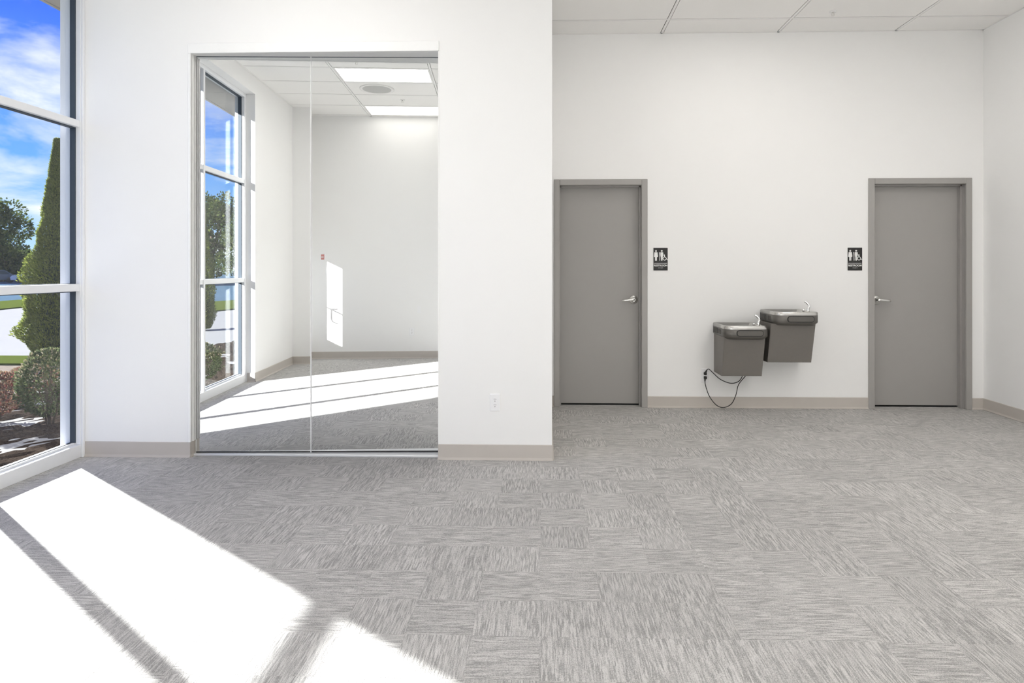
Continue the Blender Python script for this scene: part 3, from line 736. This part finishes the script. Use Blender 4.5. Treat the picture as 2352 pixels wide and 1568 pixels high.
# eave and outer wall
struct(MB().box(-4.36, -3.74, -3.0, 9.0, 3.80, 4.1).box(-4.36, -4.33, -3.0, 9.0, 3.79, 4.15).build('trim_5', 'soffit'), 'grey roof eave above the window outside')
struct(MB().box(-3.76, XL - .2, YF + .005, 9.0, -.1, 3.80).build('wall_outer', 'stucco'), 'outer wall beyond the window')

# ------------------------------------------------------------------ outdoors: plants
def leaves(name, pts, m, parent, kind='stuff', wid=.38):
    """pts: (position, size, direction) -> one bent two-triangle leaf each"""
    vs, fs = [], []
    for p, s_, d in pts:
        d = Vector(d).normalized(); a = d.orthogonal().normalized(); a.rotate(Matrix.Rotation(random.uniform(0, 2 * PI), 3, d))
        b = d.cross(a); k = len(vs); p = Vector(p); w_ = s_ * wid
        vs += [tuple(p), tuple(p + d * s_ * .5 + a * w_), tuple(p + d * s_ + b * s_ * .15), tuple(p + d * s_ * .5 - a * w_)]
        fs.append((k, k + 1, k + 2, k + 3))
    me = bpy.data.meshes.new(name); me.from_pydata(vs, [], fs); me.update()
    o = newobj(name, me, m, parent); o['kind'] = kind; return o
def pw(t_, K):
    for (a, u), (b, v) in zip(K, K[1:]):
        if t_ <= b: return u + (v - u) * (t_ - a) / (b - a)
    return K[-1][1]
def arborvitae(x, y, h, rad, label, seed, n=16000):
    random.seed(seed); r = empty('arborvitae', (x, y, GZ))
    lumps = [(random.uniform(0, 2 * PI), random.uniform(.05, .9), random.uniform(.16, .38)) for _ in range(70)]
    pts = []
    for _ in range(n):
        t_ = random.random() ** 1.25; a = random.uniform(0, 2 * PI)
        prof = rad * 1.08 * pw(t_, ((0, .7), (.12, 1), (.26, 1), (.40, .88), (.52, .62), (.7, .36), (.86, .21), (.95, .09), (1, .02)))
        bump_ = 0
        for la, lt, lr in lumps:
            da = (a - la + PI) % (2 * PI) - PI; dd = (da * .55) ** 2 + ((t_ - lt) * 3.0) ** 2
            bump_ += lr * math.exp(-dd / .014) * rad
        rr = prof * .77 + bump_ * .58 * min(1, prof / rad + .15); rr *= random.uniform(.80, 1.03)
        p = (rr * math.cos(a), rr * math.sin(a), t_ * h + .03)
        pts.append((p, random.uniform(.026, .062), (math.cos(a) * .8 + random.uniform(-.4, .4), math.sin(a) * .8 + random.uniform(-.4, .4), .75 + random.uniform(-.4, .3))))
    leaves('foliage', pts, 'thuja', r, wid=.20)
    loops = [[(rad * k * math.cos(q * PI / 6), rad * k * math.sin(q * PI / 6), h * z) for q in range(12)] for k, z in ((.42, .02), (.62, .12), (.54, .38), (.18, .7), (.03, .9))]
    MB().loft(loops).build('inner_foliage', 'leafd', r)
    MB().cyl((0, 0, -.05), (0, 0, h * .25), .05, .04, n=10).build('trunk', 'bark', r)
    tag(r, label, 'tree', 'arborvitae trees')
arborvitae(-8.08, 10.25, 3.66, .47, 'tall narrow conical evergreen outside the left window', 11, 60000)
arborvitae(-7.80, -6.35, 3.5, .34, 'conical evergreen seen through the window in the mirror', 12, 22000)

def shrub(name, x, y, h, rad, m, tip, label, seed, n=3500, stems=9):
    random.seed(seed); r = empty(name, (x, y, GZ))
    pts = []; tips = []
    for _ in range(n):
        d = Vector((random.gauss(0, 1), random.gauss(0, 1), random.gauss(.1, .9))).normalized(); k = random.uniform(.55, 1.0) ** .6
        lump = 1 + .16 * math.sin(5 * math.atan2(d.y, d.x) + seed) * math.cos(4 * d.z + seed)
        p = Vector((d.x * rad, d.y * rad, h * .56 + d.z * h * .44)) ; p.x *= k * lump; p.y *= k * lump
        if p.z < h * .2 and random.random() < .75: continue
        (tips if tip and d.z > .25 and k > .86 and random.random() < .45 else pts).append((p, random.uniform(.018, .036), d + Vector((random.uniform(-.5, .5), random.uniform(-.5, .5), .4))))
    leaves('foliage', pts, m, r)
    if tip: leaves('flower_tips', tips, tip, r)
    for k in range(stems):
        a = 2 * PI * k / stems + random.uniform(-.3, .3); rr = rad * random.uniform(.35, .75)
        MB().tube([(.02 * math.cos(a), .02 * math.sin(a), -.03), (rr * .5 * math.cos(a), rr * .5 * math.sin(a), h * .35), (rr * math.cos(a), rr * math.sin(a), h * .75)], [.008, .006, .003], 6).build('stem', 'bark', r)
    tag(r, label, 'shrub', 'shrubs in the mulch bed')
shrub('flowering_shrub', -4.93, 6.16, .74, .27, 'shrub', 'shrubtip', 'green shrub with pale flower tips in the mulch outside the window', 21, 5200)
shrub('red_shrub', -5.62, 6.30, .48, .27, 'redleaf', 'shrubtip', 'reddish low shrub in the mulch at the left edge of the window', 22, 3200)
shrub('hedge_shrub', -4.32, 1.62, .60, .36, 'shrub', 'shrubtip', 'rounded green shrub outside the window, seen in the mirror', 23, 4200)
shrub('low_shrub', -6.4, 7.7, .34, .26, 'redleaf', 'shrubtip', 'small brownish shrub beside the gravel path', 24, 1800)

def tree(x, y, h, rad, m, label, seed, n=7000, trunk=.18, low=.25):
    random.seed(seed); r = empty('broadleaf_tree', (x, y, GZ)); pts = []
    blobs = []
    for k in range(30):
        t_ = random.uniform(low, .93); a = random.uniform(0, 2 * PI)
        env = math.sin(PI * min(1, (t_ - low) / (1 - low) * .86 + .14)) ** .6
        rr = rad * env * random.uniform(.2, .78); blobs.append((Vector((rr * math.cos(a), rr * math.sin(a), t_ * h)), rad * random.uniform(.22, .40)))
    for _ in range(n):
        c, br = random.choice(blobs); d = Vector((random.gauss(0, 1), random.gauss(0, 1), random.gauss(0, 1))).normalized()
        pts.append((c + d * br * random.uniform(.6, 1.0), rad * random.uniform(.045, .085), d + Vector((random.uniform(-.6, .6), random.uniform(-.6, .6), random.uniform(-.3, .6)))))
    leaves('foliage', pts, m, r)
    MB().tube([(0, 0, -.2), (.1, 0, h * .3), (0, .1, h * .6)], [trunk, trunk * .8, trunk * .4], 10).build('trunk', 'bark', r)
    for k in range(6):
        c, _ = blobs[k]; MB().tube([(0, 0, h * .28), tuple(c * .6 + Vector((0, 0, h * .1))), tuple(c)], [trunk * .5, trunk * .3, trunk * .12], 6).build('branch', 'bark', r)
    tag(r, label, 'tree', 'broadleaf trees beyond the lot')
tree(-67.5, 76.5, 9.3, 4.8, 'leaf', 'large broadleaf tree beyond the lot at the left edge', 31, 11000, .3, .12)
tree(-66, 88, 8.4, 2.4, 'leaf', 'slim broadleaf tree just left of the conical evergreen', 32, 4500, .2, .1)
tree(-78, 88, 6.0, 5.0, 'leafd', 'low dark broadleaf tree behind the parked cars', 33, 7000, .3, .05)
tree(-60, 92, 5.5, 3.2, 'leafd', 'low dark broadleaf tree behind the conical evergreen', 34, 5000, .3, .05)
tree(-30.5, -59, 9.5, 4.2, 'leaf', 'broadleaf tree across the lot, left in the mirrored window', 35, 8000, .3, .12)
tree(-24, -51, 7.6, 2.6, 'leaf', 'broadleaf tree across the lot, right in the mirrored window', 36, 6000, .3, .12)
tree(-36, -48, 6.0, 4.0, 'leafd', 'low dark tree across the lot in the mirrored window', 37, 5000, .3, .05)

# parked cars far across the lot
def car(x, y, rz, paint, label):
    r = empty('parked_car', (x, y, GZ - .06)); r.rotation_euler = (0, 0, rz)
    prof = [(-2.2, .35), (-2.25, .65), (-2.1, .85), (-1.2, .95), (-.5, 1.45), (.9, 1.48), (1.6, .98), (2.15, .9), (2.25, .6), (2.2, .35)]
    MB().loft([[(x_, yy, z * 1.0) for x_, z in prof] for yy in (-.88, .88)], smooth=False).build('body', paint, r)
    for yy in (-.885, .885): plate([(-1.05, .98), (-.48, 1.38), (.85, 1.40), (1.4, 1.0)], yy - .004, yy + .004).build('side_window', 'carglass', r)
    for xx in (-1.4, 1.4):
        for yy in (-.9, .7): MB().cyl((xx, yy, .33), (xx, yy + .2, .33), .33, n=18).build('wheel', 'black', r)
    tag(r, label, 'car', 'cars parked across the lot')
car(-58.6, 71, .75, 'carw', 'white car parked under the trees beside the conical evergreen')
car(-62.6, 70, .8, 'card', 'dark car parked under the trees at the left edge')
car(-30.5, -52, .4, 'card', 'dark car parked across the lot in the mirrored window')
